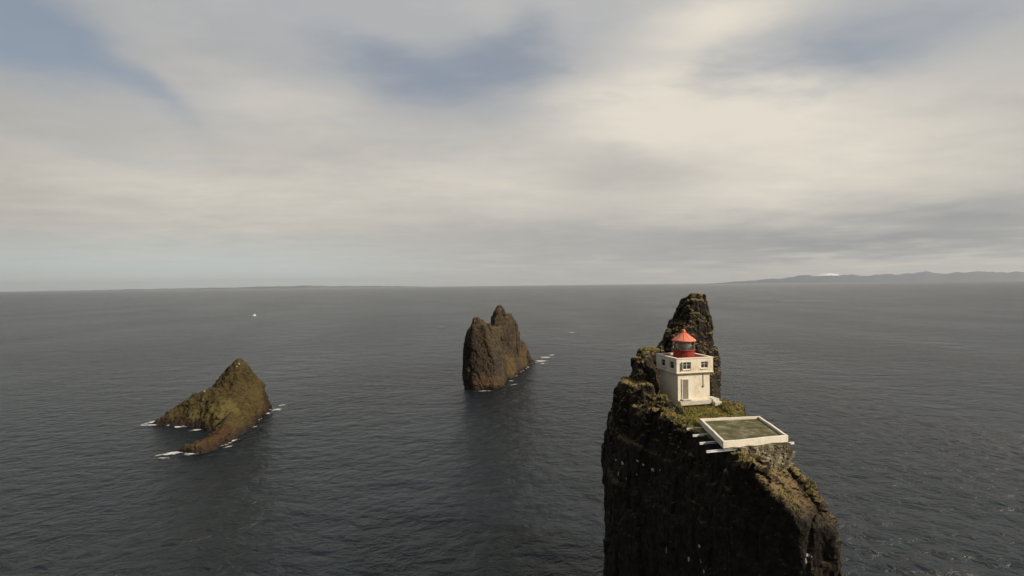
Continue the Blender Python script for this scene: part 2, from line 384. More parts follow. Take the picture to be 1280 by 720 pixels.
def keep_main(co):
    # the levelled ground under the house and the pad erodes less
    k = np.ones(len(co))
    for cx, cy, r in ((20, 60, 3.2), (20.8, 48, 3.4), (20.5, 54, 3.2)):
        d = np.hypot(co[:, 0] - cx, co[:, 1] - cy)
        k = np.minimum(k, 0.12 + 0.88 * smooth(r, r + 2.0, d + (np.abs(co[:, 2] - 26.6) > 2.5) * 5))
    # the sheer western wall is smoother than the ledges above it
    west = smooth(0.6, -0.8, (co[:, 0] - 11.3) * 0.87 + (co[:, 1] - 60) * 0.49 - 1.2)
    k *= 1 - 0.6 * smooth(27.0, 28.5, co[:, 2]) * (co[:, 1] < 65.5)
    k *= 1 - 0.25 * smooth(31.0, 33.0, co[:, 2])
    k *= 1 - 0.55 * west * smooth(26.0, 22.0, co[:, 2])
    return k
body0 = [(11.4, 60), (11.8, 66), (13, 73), (22, 77), (28, 72), (28.5, 56), (26.6, 45), (25.0, 39.9), (22.2, 39.6), (18.6, 43.2), (15.3, 51)]
body1 = [(12.0, 60), (12.2, 66), (13.5, 72), (22, 75), (26.5, 70), (26, 56), (25.0, 45), (24.3, 42.2), (21.4, 41.0), (18.3, 43.4), (15.0, 51.5)]
MAIN = [
    ring(body0, -4) + ring([(x * 0.99 + 0.2, y * 0.99 + 0.5) for x, y in body0], 10),
    ring(body0, 8) + ring(body0[:6] + [(25.9, 45), (24.9, 40.3), (22.2, 40.0), (18.5, 43.2), (15.0, 51.2)], 17.5),
    ring(body0[:6] + [(25.6, 46), (24.8, 42.5), (20.5, 42.4), (18.4, 43.5), (15.0, 51.2)], 12) + ring(body1[:6] + [(24.8, 46), (23.6, 44.8), (18.2, 44.0), (15.2, 51.6)], 22.5),
    ring([(12.1, 60.5), (12.7, 57.6), (15.6, 51.4), (18.0, 44.4), (24.0, 45.5), (25, 50), (26, 60), (25, 68), (14, 70), (12.3, 66)], 19) +
        ring([(13.2, 60), (15.0, 56.6), (17.4, 51.6), (18.2, 44.6), (23.0, 45.2), (23.6, 51), (24.6, 60), (24, 67), (16, 69), (13, 65)], 26.3),
    # southern buttress that falls towards the camera: a lit ramp above, a dark wall on its west side
    [(18.3, 43.6, 25.6), (19.2, 43.0, 24.4), (20.4, 41.7, 23.1), (21.8, 40.4, 21.8), (24.2, 40.2, 20.8), (24.7, 41.2, 21.2), (24.0, 42.3, 22.5), (23.3, 43.9, 23.6), (23.3, 46, 24.4), (19, 46, 25.6)] +
        ring([(18.7, 43.3), (22.0, 39.9), (24.8, 39.9), (25.9, 43), (25.4, 47), (19, 47)], 15),
    ring([(22.6, 40.6), (23.6, 39.6), (24.9, 40.2), (25.2, 42), (23.5, 43)], 8) + ring([(23.2, 40.9), (24.0, 40.6), (24.6, 41.2), (23.8, 42)], 21.0),
    [(20.8, 42.4, 22.0), (22.4, 41.2, 21.0), (23.6, 43.0, 22.0), (22.2, 44.4, 23), (21.9, 42.3, 23.1), (22.6, 43.2, 23.4)],
    [(19.2, 43.4, 23.6), (20.6, 42.5, 22.8), (21.2, 43.8, 23.6), (20.1, 43.3, 25.3), (19.7, 44.2, 25.2)],
    # western summit knob
    ring([(12.2, 60), (13.9, 57.8), (16.0, 58.6), (16.6, 63), (14.5, 67), (12.2, 65)], 22) + ring([(12.5, 61), (13.5, 59.2), (15.4, 59.4), (15.8, 63), (13.4, 64.5)], 28.6),
    ring([(13.3, 61), (14.0, 59.6), (15.2, 59.8), (16.0, 63), (14.0, 64.5)], 26) + ring([(14.4, 61.4), (15.1, 61.0), (15.6, 62.2), (15.5, 63.6), (14.4, 63.6)], 31.0),
    ring([(14.5, 62), (17.8, 64), (20.5, 67), (17, 71), (13.5, 68)], 24) + ring([(15.8, 63.8), (17.6, 66), (19.0, 68), (16.6, 68)], 31.6),
    # ragged teeth along the western edge
    ring([(13.4, 58.2), (15.6, 57.2), (16.2, 58.6), (14.4, 59.5)], 23) + ring([(14.4, 58.2), (15.3, 57.9), (15.2, 58.6)], 28.8),
    ring([(14.6, 56.0), (16.6, 55.2), (16.9, 56.8), (15.0, 57.0)], 22) + ring([(15.6, 55.9), (16.4, 55.9), (16.2, 56.5)], 27.9),
    ring([(15.9, 53.6), (17.4, 53.2), (17.9, 54.7), (16.4, 55.2)], 22) + ring([(16.7, 53.9), (17.3, 53.8), (17.2, 54.5)], 27.4),
    ring([(16.7, 51.6), (17.9, 51.4), (18.0, 52.9), (16.9, 53.0)], 22) + ring([(17.2, 51.8), (17.6, 51.8), (17.5, 52.5)], 26.7),
    # eastern shoulder behind and right of the house
    ring([(22.6, 57), (24.6, 58), (25.9, 66), (24, 70), (21, 66)], 18) + ring([(22.8, 61), (23.8, 62), (24.7, 66), (24, 68), (22.4, 66)], 29.4),
    ring([(22.5, 52), (24.2, 52.5), (25.2, 60), (22.6, 60)], 19) + ring([(22.5, 55), (23.2, 55.5), (23.9, 60), (22.8, 60)], 26.6),
    # pinnacle: a broad slab leaning up behind the lantern
    ring([(17.8, 66.4), (21, 65.4), (25.4, 66.2), (26.0, 70), (24, 74), (19, 73)], 22) + ring([(19.0, 67.8), (21.5, 66.6), (25.3, 67.2), (25.7, 70.4), (23.5, 72.6), (19.6, 71.6)], 31.6),
    ring([(19.2, 67.8), (21.5, 66.6), (25.3, 67.2), (25.7, 70.4), (23.5, 72.4), (19.8, 71.6)], 31) + ring([(20.9, 68.6), (22.0, 67.5), (25.4, 67.7), (25.6, 69.8), (23.8, 71.2), (21.2, 70.8)], 35.0),
    ring([(20.9, 68.6), (22.0, 67.5), (25.4, 67.7), (25.6, 69.8), (23.8, 71.2), (21.2, 70.8)], 34.5) + ring([(22.5, 68.8), (23.2, 68.2), (25.0, 68.3), (25.3, 69.2), (24.4, 70.2), (22.8, 70.0)], 37.7),
    ring([(22.6, 68.8), (25.0, 68.3), (25.2, 69.4), (23.0, 70.0)], 37) + ring([(23.6, 68.9), (25.0, 68.7), (25.0, 69.4), (23.8, 69.5)], 38.4),
]
stack = rock_mesh('sea_stack', MAIN, 0.16, crag(0.7, 7.0, 0.46, 2.3, 0.42, 1.9, 0.10, 0.55, keep_main, zs=0.30), ROCK)
prop(stack, 'tall dark basalt sea stack carrying the white lighthouse, nearest and largest of the rocks', 'sea stack')

# ------------------------------------------------------------------ middle stack
MID = [
    ring([(-19.2, 205), (-16, 201.5), (-7, 202), (-2.5, 209), (-4, 226), (-17, 224)], -4) + ring([(-19.0, 206.5), (-15.8, 203), (-8.6, 203.5), (-5.4, 210), (-7, 224), (-17.6, 222)], 15),
    ring([(-19.0, 206.5), (-15.8, 203), (-8.6, 203.5), (-5.4, 210), (-7, 224), (-17.6, 222)], 14.5) + ring([(-16.4, 207), (-14.8, 205.0), (-10.8, 205.4), (-9.0, 209), (-9.6, 214), (-15.2, 214)], 24.6),
    ring([(-16.6, 207.5), (-14.8, 205.4), (-9.6, 206), (-10, 212), (-15.6, 213)], 23) + ring([(-15.4, 208.0), (-13.6, 207.4), (-13.0, 210.4), (-15.2, 210.8)], 27.6),
    ring([(-12.8, 207.0), (-10.4, 206.6), (-9.8, 210), (-12, 211)], 23) + ring([(-12.4, 208.4), (-11.2, 208.2), (-11.5, 209.6)], 26.8),
    # rock closing the cleft between the two tops
    ring([(-14, 206), (-6.2, 205), (-3.0, 214), (-2.0, 232), (-12, 232)], 0) + ring([(-13.0, 207.4), (-9.6, 207.0), (-6.4, 216), (-5.0, 232), (-11.5, 232)], 22.6),
    ring([(-15, 224), (-6, 216), (0.0, 226), (11.6, 273), (8, 284), (-4, 280), (-14, 250)], -4) + ring([(-12, 229), (-6, 223), (0.0, 233), (5.8, 256), (3, 268), (-5, 262), (-11, 245)], 13),
    ring([(-12.5, 229), (-7, 223), (0.0, 232), (4.6, 250), (-4, 256), (-11, 245)], 12) + ring([(-9.6, 233), (-7.6, 229.5), (-2.0, 231.5), (0.4, 239), (-3, 243), (-9, 242)], 26.0),
    ring([(-9.4, 232), (-7.2, 229.5), (-2.4, 231), (-2.4, 240), (-8.8, 240)], 25.0) + ring([(-7.4, 233), (-5.6, 232.4), (-3.4, 233.4), (-3.6, 238), (-6.8, 238)], 29.4),
    ring([(-8.2, 231.6), (-2.6, 231.6), (-2.6, 238), (-7.8, 238)], 27.0) + ring([(-6.4, 233.8), (-4.6, 233.8), (-4.8, 236)], 31.2),
    ring([(-4.0, 231.8), (-0.6, 233), (1.2, 240), (-2, 241)], 21) + ring([(-3.0, 233.4), (-1.0, 234.0), (-0.4, 237), (-2.2, 237)], 27.4),
    ring([(0, 236), (4.0, 248), (8, 262), (3, 272), (-3, 262)], 0) + ring([(1.5, 244), (3.5, 250), (2.5, 254), (0, 250)], 18),
    [(8, 268, -2), (13.5, 272, -2), (11, 280, -2), (12.0, 273, 1.4), (9, 270, 3.4)],
]
mid = rock_mesh('sea_stack', MID, 0.42, crag(0.8, 14.0, 0.5, 7.5, 0.30, 4.5, 0.16, 1.5), ROCK2, soft=1)
prop(mid, 'brown twin-peaked rock stack rising steeply from open water, with a notch between its tops', 'sea stack')

# ------------------------------------------------------------------ low islet on the left
ISL = [
    # low western tail and plateau
    [(-107, 156, -2), (-103, 153, -2), (-90, 149.5, -2), (-86, 162, -2), (-92, 180, -2), (-104, 176, -2), (-105.5, 157, 0.6), (-102.4, 161, 4.2), (-99.5, 165, 6.8), (-94.5, 165, 8.6), (-91, 162, 9.0),
     (-92, 160, 6.5), (-88, 156, 4.6), (-88, 168, 9.2), (-90, 172, 9)],
    # main mass
    [(-92, 151, -2), (-82, 144, -2), (-74.5, 148, -2), (-78.2, 164, -2), (-81.4, 176, -2), (-90, 184, -2), (-96, 178, -2), (-91, 158, 6.8), (-84.6, 154, 6.2), (-79.0, 160, 5.4), (-80.6, 170, 8.2), (-94, 168, 8.6), (-84, 163, 8.8)],
    # the peak, steep to the right
    ring([(-96.2, 168), (-92, 163), (-86, 161.5), (-80.6, 169), (-80.8, 172), (-86, 178), (-94, 176)], 8.0) + ring([(-94.6, 170), (-88, 165.5), (-83.0, 170), (-87, 175)], 10.8) +
        ring([(-92.2, 171), (-89, 168.6), (-85.8, 171), (-88, 173.6)], 13.8) + [(-89.5, 171, 16.6), (-88.7, 171, 17.2), (-88.0, 171, 16.4)],
    # near spur
    [(-82.5, 152, -2), (-74.2, 150, -2), (-72.4, 138, -2), (-74.2, 129, -1.6), (-80.2, 129, -1.6), (-77.0, 131.5, 1.2), (-75.8, 136, 2.8), (-77.6, 144, 3.6), (-80, 150, 4.6)],
    [(-84, 130.5, -1.2), (-80, 127.4, -1.2), (-74.6, 127.6, -1.2), (-75, 135, -1.5), (-81.6, 129.4, 0.6), (-77, 129, 1.3), (-75.6, 133, 2.4), (-79, 135, 1.6), (-80.5, 137, -1.0)],
    [(-88, 156, -2), (-82, 148, -2), (-83, 156, 5.8), (-86, 160, 6.5)],
    [(-82.5, 175, -2), (-80.2, 177, -2), (-79.6, 170, -2), (-80.8, 172, 3.4), (-82, 175, 4)],
    [(-110, 157, -1.5), (-105, 155, -1.5), (-104, 160, -1.5), (-106, 157, 0.9)],
]
isl = rock_mesh('rocky_islet', ISL, 0.34, crag(0.4, 8.0, 0.18, 5.0, 0.85, 5.0, 0.09, 1.0, zs=1.3), ROCK3, soft=2)
prop(isl, 'low olive brown rocky islet with one pointed peak, leftmost of the three rocks', 'islet')

# surfaces for placing things on
def bvh(o):
    me_ = o.data; return BVHTree.FromPolygons([v.co for v in me_.vertices], [p.vertices for p in me_.polygons])
T_MAIN, T_MID, T_ISL = bvh(stack), bvh(mid), bvh(isl)

# ------------------------------------------------------------------ lighthouse
LR = R(13); LC = Vector((19.65, 60.6, 0)); LZ = 27.1
lh = empty('lighthouse', (LC.x, LC.y, LZ), LR)
prop(lh, 'small square white lighthouse with red lantern room on the rock summit', 'lighthouse')
# all parts in the house's own frame: x along the front, y to the back, z up from the ground
W = 4.5; w_ = 3.98; zU = 2.95; zT = 4.55
bm = bmesh.new(); box(bm, (0, 0, zU / 2 - 0.4), (w_, w_, zU + 0.8), bev=0.03); from_bm('lower_wall', bm, WHITE, lh)
bm = bmesh.new(); box(bm, (0, 0, zU + 0.06), (W + 0.10, W + 0.10, 0.12), bev=0.02); from_bm('string_course', bm, WHITE, lh)
# upper storey: a ring of wall with real window openings in the front and left sides
def wall_with_openings(bm, length, z0, z1, thick, opens, M):
    """wall in local xz plane, outer face at y=0 going back to y=thick; opens = [(x0,x1,za,zb)] sorted"""
    x = -length / 2
    def bx_(x0, x1, a, b):
        if x1 - x0 > 1e-4 and b - a > 1e-4: box(bm, ((x0 + x1) / 2, thick / 2, (a + b) / 2), (x1 - x0, thick, b - a), M=M)
    for (x0, x1, a, b_) in opens:
        bx_(x, x0, z0, z1); bx_(x0, x1, z0, a); bx_(x0, x1, b_, z1); x = x1
    bx_(x, length / 2, z0, z1)
zb = zU + 0.12; wz0, wz1 = zb + 0.30, zb + 1.12
front_op = [(-1.48, -0.48, wz0, wz1), (0.75, 1.63, wz0 + 0.06, wz1 - 0.02)]
left_op = [(-1.15, -0.25, wz0, wz1), (0.75, 1.65, wz0, wz1)]
MF = Matrix.Translation((0, -W / 2, 0))
ML = Matrix.Rotation(R(-90), 4, 'Z') @ Matrix.Translation((0, -W / 2, 0))
MR = Matrix.Rotation(R(90), 4, 'Z') @ Matrix.Translation((0, -W / 2, 0))
MB = Matrix.Rotation(R(180), 4, 'Z') @ Matrix.Translation((0, -W / 2, 0))
bm = bmesh.new()
wall_with_openings(bm, W, zb, zT, 0.25, front_op, MF); wall_with_openings(bm, W - 0.5, zb, zT, 0.25, left_op, ML)
wall_with_openings(bm, W - 0.5, zb, zT, 0.25, left_op, MR); wall_with_openings(bm, W, zb, zT, 0.25, [], MB)
bmesh.ops.remove_doubles(bm, verts=bm.verts, dist=0.001)
from_bm('upper_wall', bm, WHITE, lh)
bm = bmesh.new(); 
for sx, sy, lx, ly in ((0, -1, W + 0.08, 0.33), (0, 1, W + 0.08, 0.33), (-1, 0, 0.33, W - 0.58), (1, 0, 0.33, W - 0.58)):
    box(bm, (sx * (W / 2 - 0.125), sy * (W / 2 - 0.125), zT + 0.05), (lx, ly, 0.10))
from_bm('parapet_coping', bm, WHITE, lh)
bm = bmesh.new(); box(bm, (0, 0, zT - 0.16), (W - 0.5, W - 0.5, 0.10)); from_bm('roof_deck', bm, RED, lh)
# a dark room behind the panes
ROOM, q, b = new_mat('room_wall', 0.9, 0.1); b.inputs['Base Color'].default_value = (0.05, 0.045, 0.04, 1)
bm = bmesh.new(); box(bm, (0, 0, zb + 0.62), (W - 0.9, W - 0.9, 1.2)); from_bm('inner_room', bm, ROOM, lh)
def window(op, M, shutter=False, panes=2):
    x0, x1, a, b_ = op; cx, cz = (x0 + x1) / 2, (a + b_) / 2; ww, hh = x1 - x0, b_ - a
    wn = bmesh.new()
    for (c, s) in (((x0 + 0.03, 0.10, cz), (0.06, 0.07, hh)), ((x1 - 0.03, 0.10, cz), (0.06, 0.07, hh)),
                   ((cx, 0.10, a + 0.03), (ww - 0.12, 0.07, 0.06)), ((cx, 0.10, b_ - 0.03), (ww - 0.12, 0.07, 0.06))):
        box(wn, c, s, M=M)
    for k in range(1, panes): box(wn, (x0 + ww * k / panes, 0.10, cz), (0.04, 0.05, hh - 0.12), M=M)
    box(wn, (cx, 0.095, cz + 0.1), (ww - 0.12, 0.035, 0.025), M=M)
    f = from_bm('window', wn, FRAME, lh)
    gl = bmesh.new(); box(gl, (cx, 0.13, cz), (ww - 0.14, 0.012, hh - 0.14), M=M); from_bm('pane', gl, DARKG, f)
    si = bmesh.new(); box(si, (cx, -0.02, a - 0.03), (ww + 0.12, 0.14, 0.056), M=M); from_bm('sill', si, WHITE, f)
    if shutter:
        sh = bmesh.new(); box(sh, (x0 - 0.13, -0.10, cz), (0.045, 0.2, hh + 0.1), M=M, bev=0.005); s = from_bm('shutter', sh, FRAME, f)
for i, op in enumerate(front_op): window(op, MF, shutter=(i == 0), panes=2)
for op in left_op: window(op, ML, panes=1)
# door in the lower front wall
MD = Matrix.Translation((0, -w_ / 2, 0))
bm = bmesh.new(); box(bm, (-1.08, -0.02, 1.13), (0.66, 0.06, 2.06), M=MD, bev=0.006)
for k in range(5): box(bm, (-1.08 - 0.26 + k * 0.13, -0.058, 1.13), (0.11, 0.02, 1.98), M=MD)
dr = from_bm('door', bm, DOORM, lh)
bm = bmesh.new(); box(bm, (-1.47, -0.035, 1.16), (0.10, 0.09, 2.14), M=MD); box(bm, (-0.69, -0.035, 1.16), (0.10, 0.09, 2.14), M=MD); box(bm, (-1.08, -0.035, 2.28), (0.88, 0.10, 0.10), M=MD)
from_bm('frame', bm, FRAME, dr)
bm = bmesh.new(); rod(bm, (-0.84, -0.10 - w_ / 2, 1.1), (-0.84, -0.10 - w_ / 2, 1.28), 0.02); rod(bm, (-0.84, -0.06 - w_ / 2, 1.19), (-0.84, -0.11 - w_ / 2, 1.19), 0.012); from_bm('handle', bm, STEEL, dr)
bm = bmesh.new(); rod(bm, (1.15, -w_ / 2 - 0.04, 1.45), (1.15, -w_ / 2 - 0.04, 2.85), 0.028); box(bm, (1.15, -w_ / 2 - 0.05, 1.40), (0.16, 0.1, 0.2), bev=0.01)
from_bm('conduit', bm, DOORM, lh)
bm = bmesh.new(); box(bm, (0.15, -w_ / 2 - 0.25, -0.30), (4.3, 0.55, 0.5), bev=0.05); box(bm, (-1.1, -w_ / 2 - 0.30, 0.06), (1.1, 0.56, 0.08), bev=0.02)
from_bm('plinth', bm, CONC, lh)
bm = bmesh.new(); box(bm, (2.35, -w_ / 2 + 0.1, -0.30), (0.9, 1.4, 0.65), bev=0.06); box(bm, (2.35, -w_ / 2 - 0.7, -0.46), (0.9, 0.7, 0.5), bev=0.06)
from_bm('side_plinth', bm, CONC, lh)
# lantern room
zl = zT - 0.11
bm = bmesh.new(); cone(bm, (0, 0, zl), 1.17, 1.14, 0.80, 28)
for k in range(14):
    a = k * math.tau / 14; rod(bm, (1.17 * math.cos(a), 1.17 * math.sin(a), zl + 0.02), (1.14 * math.cos(a), 1.14 * math.sin(a), zl + 0.78), 0.022, 6)
from_bm('lantern_base', bm, RED, lh)
bm = bmesh.new(); cone(bm, (0, 0, zl + 0.80), 1.25, 1.25, 0.07, 28); from_bm('gallery_ring', bm, RED, lh)
gz0 = zl + 0.87; gz1 = gz0 + 1.02; FRD = weathered('lantern_bars', (0.30, 0.22, 0.17), (0.16, 0.10, 0.08), 3, 0.5, 0.6)
bm = bmesh.new()
for k in range(12):
    a = (k + 0.3) * math.tau / 12; rod(bm, (1.20 * math.cos(a), 1.20 * math.sin(a), gz0), (1.20 * math.cos(a), 1.20 * math.sin(a), gz1), 0.026, 6)
for z in (gz0 + 0.03, gz0 + 0.5, gz1 - 0.03):
    for k in range(24):
        a, a2 = k * math.tau / 24, (k + 1) * math.tau / 24
        rod(bm, (1.20 * math.cos(a), 1.20 * math.sin(a), z), (1.20 * math.cos(a2), 1.20 * math.sin(a2), z), 0.022, 5)
gf = from_bm('lantern_frame', bm, FRD, lh)
bm = bmesh.new(); bmesh.ops.create_cone(bm, cap_ends=False, segments=28, radius1=1.17, radius2=1.17, depth=1.0, matrix=Matrix.Translation((0, 0, (gz0 + gz1) / 2)))
from_bm('pane', bm, GLASS, gf)
bm = bmesh.new(); cone(bm, (0, 0, gz0 + 0.002), 0.45, 0.40, 0.16, 20)
for k in range(6):
    z = gz0 + 0.14 + k * 0.12; rr = 0.60 + 0.2 * math.sin(math.pi * (k + 0.5) / 6); cone(bm, (0, 0, z), rr, rr - 0.06, 0.105, 20)
from_bm('lens', bm, LENS, lh)
bm = bmesh.new(); cone(bm, (0, 0, gz1), 1.36, 1.32, 0.10, 32); cone(bm, (0, 0, gz1 + 0.10), 1.32, 0.24, 0.80, 32)
for k in range(12):
    a = k * math.tau / 12; rod(bm, (1.30 * math.cos(a), 1.30 * math.sin(a), gz1 + 0.13), (0.28 * math.cos(a), 0.28 * math.sin(a), gz1 + 0.92), 0.018, 5)
rf = from_bm('lantern_roof', bm, ORANGE, lh)
bm = bmesh.new(); cone(bm, (0, 0, gz1 + 0.90), 0.17, 0.17, 0.12, 16); cone(bm, (0, 0, gz1 + 1.02), 0.26, 0.22, 0.05, 16)
bmesh.ops.create_uvsphere(bm, u_segments=14, v_segments=8, radius=0.2, matrix=Matrix.Translation((0, 0, gz1 + 1.13)) @ Matrix.Diagonal((1, 1, 0.8, 1)))
from_bm('vent', bm, ORANGE, rf)

# ------------------------------------------------------------------ landing pad
PZ = 27.0
PA, PB, PC, PD = [Vector((*p, 0)) for p in ((17.85, 50.6), (23.95, 51.3), (23.25, 44.7), (17.15, 43.1))]
pc = (PA + PB + PC + PD) / 4
pad = empty('landing_pad', (pc.x, pc.y, PZ)); prop(pad, 'square concrete helicopter landing pad with white raised rim and mossy floor on cliff edge', 'landing pad')
def quad_prism(bm, pts, z0, z1):
    vs = [bm.verts.new((p.x, p.y, z)) for z in (z0, z1) for p in pts]; n = len(pts)
    bm.faces.new(vs[:n][::-1]); bm.faces.new(vs[n:])
    for i in range(n): bm.faces.new((vs[i], vs[(i + 1) % n], vs[n + (i + 1) % n], vs[n + i]))
cor = [p - pc for p in (PD, PC, PB, PA)]
inn = [p * 0.935 for p in cor]
bm = bmesh.new()
for i in range(4):
    j = (i + 1) % 4
    vs = [bm.verts.new((p.x, p.y, z)) for z in (-0.50, 0.0) for p in (cor[i], cor[j], inn[j], inn[i])]
    bm.faces.new(vs[:4][::-1]); bm.faces.new(vs[4:])
    for k in (0, 2): bm.faces.new((vs[k], vs[(k + 1) % 4], vs[4 + (k + 1) % 4], vs[4 + k]))
bmesh.ops.remove_doubles(bm, verts=bm.verts, dist=0.001)
# the poured concrete is not quite straight
bmesh.ops.subdivide_edges(bm, edges=bm.edges[:], cuts=7, use_grid_fill=True)
from mathutils import noise as mn
for v in bm.verts:
    n_ = mn.noise_vector(v.co * 0.9 + Vector((3, 1, 2))) * 0.045; v.co += n_
    if v.co.z < -0.44: v.co.z += 0.16 * mn.noise(v.co * 1.1)
bmesh.ops.recalc_face_normals(bm, faces=bm.faces)
from_bm('rim', bm, RIMW, pad)
bm = bmesh.new(); quad_prism(bm, [p * 0.93 for p in cor], -0.46, -0.20); from_bm('floor', bm, PADF, pad)
bm = bmesh.new(); quad_prism(bm, [p * 0.96 for p in cor], -0.70, -0.462); from_bm('underside', bm, CONC, pad)
u = (PC - PD).normalized(); v_ = (PA - PD).normalized()
def beam(t, left, right, dz):
    a = cor[0].lerp(cor[3], t) - u * left; b2 = cor[1].lerp(cor[2], t) + (cor[1].lerp(cor[2], t) - cor[0].lerp(cor[3], t)).normalized() * right
    d = (b2 - a); L = d.length; c = (a + b2) / 2; ang = math.atan2(d.y, d.x)
    bm = bmesh.new(); M = Matrix.Translation((c.x, c.y, -0.80 + dz)) @ Matrix.Rotation(ang, 4, 'Z')
    box(bm, (0, 0, 0.065), (L, 0.15, 0.03), M=M); box(bm, (0, 0, -0.065), (L, 0.15, 0.03), M=M); box(bm, (0, 0, 0), (L, 0.03, 0.10), M=M)
    from_bm('beam', bm, STEEL, pad)
for t, l, r, dz in ((0.05, 1.5, 0.75, 0.0), (0.33, 1.5, 0.3, 0.05), (0.62, 1.55, 0.6, 0.1), (0.90, 1.6, 0.6, 0.12)): beam(t, l, r, dz)

# dry stone wall holding up the front edge of the pad
def stone_wall():
    bm = bmesh.new(); rr = random.Random(5)
    a = Vector((18.7, 43.55, 0)); b2 = Vector((23.25, 44.72, 0)); d = (b2 - a); L = d.length; d.normalize(); nrm = Vector((d.y, -d.x, 0))
    segs = [(a, d, nrm, L)]
    d2 = Vector((0.08, 1, 0)).normalized(); segs.append((b2 + d * 0.0, d2, Vector((1, -0.08, 0)), 3.2))
    for (o, dd, nn, LL) in segs:
        z = 23.3
        while z < 26.3:
            h = rr.uniform(0.12, 0.24); x = 0.0
            x0 = 0.0 if z > 25.4 else (26.0 - z) * 0.55 if LL > 4 else 0
            x = x0
            while x < LL:
                w = rr.uniform(0.22, 0.62); batter = (26.3 - z) * 0.10 + rr.uniform(-0.05, 0.08)
                c = o + dd * (x + w / 2) + nn * (batter - 0.22); ang = math.atan2(dd.y, dd.x) + rr.uniform(-0.12, 0.12)
                r = bmesh.ops.create_cube(bm, size=1.0)['verts']
                for vv in r: vv.co += Vector((rr.uniform(-0.13, 0.13), rr.uniform(-0.1, 0.1), rr.uniform(-0.15, 0.15)))
                bmesh.ops.transform(bm, verts=r, matrix=Matrix.Translation((c.x, c.y, min(z, 26.15) + h / 2)) @ Matrix.Rotation(ang, 4, 'Z') @ Matrix.Rotation(rr.uniform(-0.1, 0.1), 4, 'Y') @ Matrix.Diagonal((w * 0.97, 0.55, h * 0.95, 1)))
                x += w
            z += h
    o = from_bm('stone_wall', bm, STONE)
    # earth and rubble packed behind the facing
    bm = bmesh.new(); quad_prism(bm, [Vector(p) for p in ((18.9, 43.9, 0), (23.1, 45.0, 0), (23.3, 48.0, 0), (18.6, 48, 0))], 22.5, 26.2); from_bm('rubble_core', bm, ROCK, o)
    return prop(o, 'rough grey dry stone wall propping the front of the landing pad', 'stone wall')
stone_wall()

# ------------------------------------------------------------------ grass on the saddle
def ground(x, y, z0=34.0):
    return T_MAIN.ray_cast(Vector((x, y, z0)), Vector((0, 0, -1)))
def inside_pad(x, y):
    p = Vector((x, y, 0)) - pc
    for i in range(4):
        e = cor[(i + 1) % 4] - cor[i]; w = p - cor[i]
        if e.x * w.y - e.y * w.x < -0.1: return False
    return True
def inside_house(x, y):
    p = Matrix.Rotation(-LR, 3, 'Z') @ (Vector((x, y, 0)) - LC); return abs(p.x) < 2.05 and abs(p.y) < 2.05
def blades(bm, p, rr, n, h, w):
    for _ in range(n):
        a = rr.uniform(0, math.tau); r = rr.uniform(0, 0.16); q0 = p + Vector((r * math.cos(a), r * math.sin(a), -0.05))
        a2 = rr.uniform(0, math.tau); hh = h * rr.uniform(0.5, 1.2); side = Vector((math.cos(a2), math.sin(a2), 0)) * w
        lean = Vector((rr.uniform(-0.5, 0.5), rr.uniform(-0.5, 0.5), 0)) * hh
        v1 = bm.verts.new(q0 - side); v2 = bm.verts.new(q0 + side); v3 = bm.verts.new(q0 + lean * 0.5 + side * 0.6 + Vector((0, 0, hh * 0.7))); v4 = bm.verts.new(q0 + lean + Vector((0, 0, hh)))
        bm.faces.new((v1, v2, v3, v4))
bm = bmesh.new(); rr = random.Random(11); cnt = 0
for _ in range(15000):
    x, y = rr.uniform(12.5, 25.5), rr.uniform(40.5, 69)
    if inside_pad(x, y) or inside_house(x, y): continue
    hit, nn, _i, _d = ground(x, y, 33 if y < 64 else 36)
    if hit is None or nn.z < 0.55 or hit.z < 22.0: continue
    dens = 0.5 + 0.9 * mn.noise(Vector((x, y, 0)) * 0.55) + (0.4 if 50 < y < 60 and x > 15.5 else -0.22)
    if y < 44: dens -= 0.15
    if rr.random() > dens: continue
    blades(bm, hit, rr, 6, 0.20, 0.045); cnt += 1
print('tufts', cnt)
prop(from_bm('grass', bm, GRASS), kind='stuff')

# ------------------------------------------------------------------ guano and pale lichen marks on the rocks
def px_ray(px, py):
    """direction through a place seen in the survey photograph"""
    cx, cy = (px - 640) / 660, (360 - py) / 660
    return (cam.matrix_world.to_3x3() @ Vector((cx, cy, -1))).normalized()
def splat(parent, tree, px, py, w, h, rr, thick=0.05):
    hit, nn, _i, _d = tree.ray_cast(Vector((0, 0, CAM_H)), px_ray(px, py))
    if hit is None: return
    N = Vector(nn).normalized(); T = Vector((0, 0, 1)).cross(N); T = T.normalized() if T.length > 0.05 else Vector((1, 0, 0)); B = N.cross(T)
    bm = bmesh.new(); n = 11; ring_ = []
    for k in range(n):
        a = k * math.tau / n; r = rr.uniform(0.55, 1.1)
        p = hit + T * (w * r * math.cos(a)) + B * (h * r * math.sin(a))
        h2, n2, _a, d2 = tree.ray_cast(p + N * 1.5, -N, 3.0)
        ring_.append((h2 if h2 is not None else p) + N * 0.005)
    top = [bm.verts.new(hit + (p - hit) * 0.55 + N * thick) for p in ring_]; bot = [bm.verts.new(p) for p in ring_]; c = bm.verts.new(hit + N * thick * 1.4)
    for k in range(n):
        j = (k + 1) % n; bm.faces.new((bot[k], bot[j], top[j], top[k])); bm.faces.new((top[k], top[j], c))
    o = from_bm('guano_patch', bm, GUANO); o.parent = parent
rr = random.Random(3)
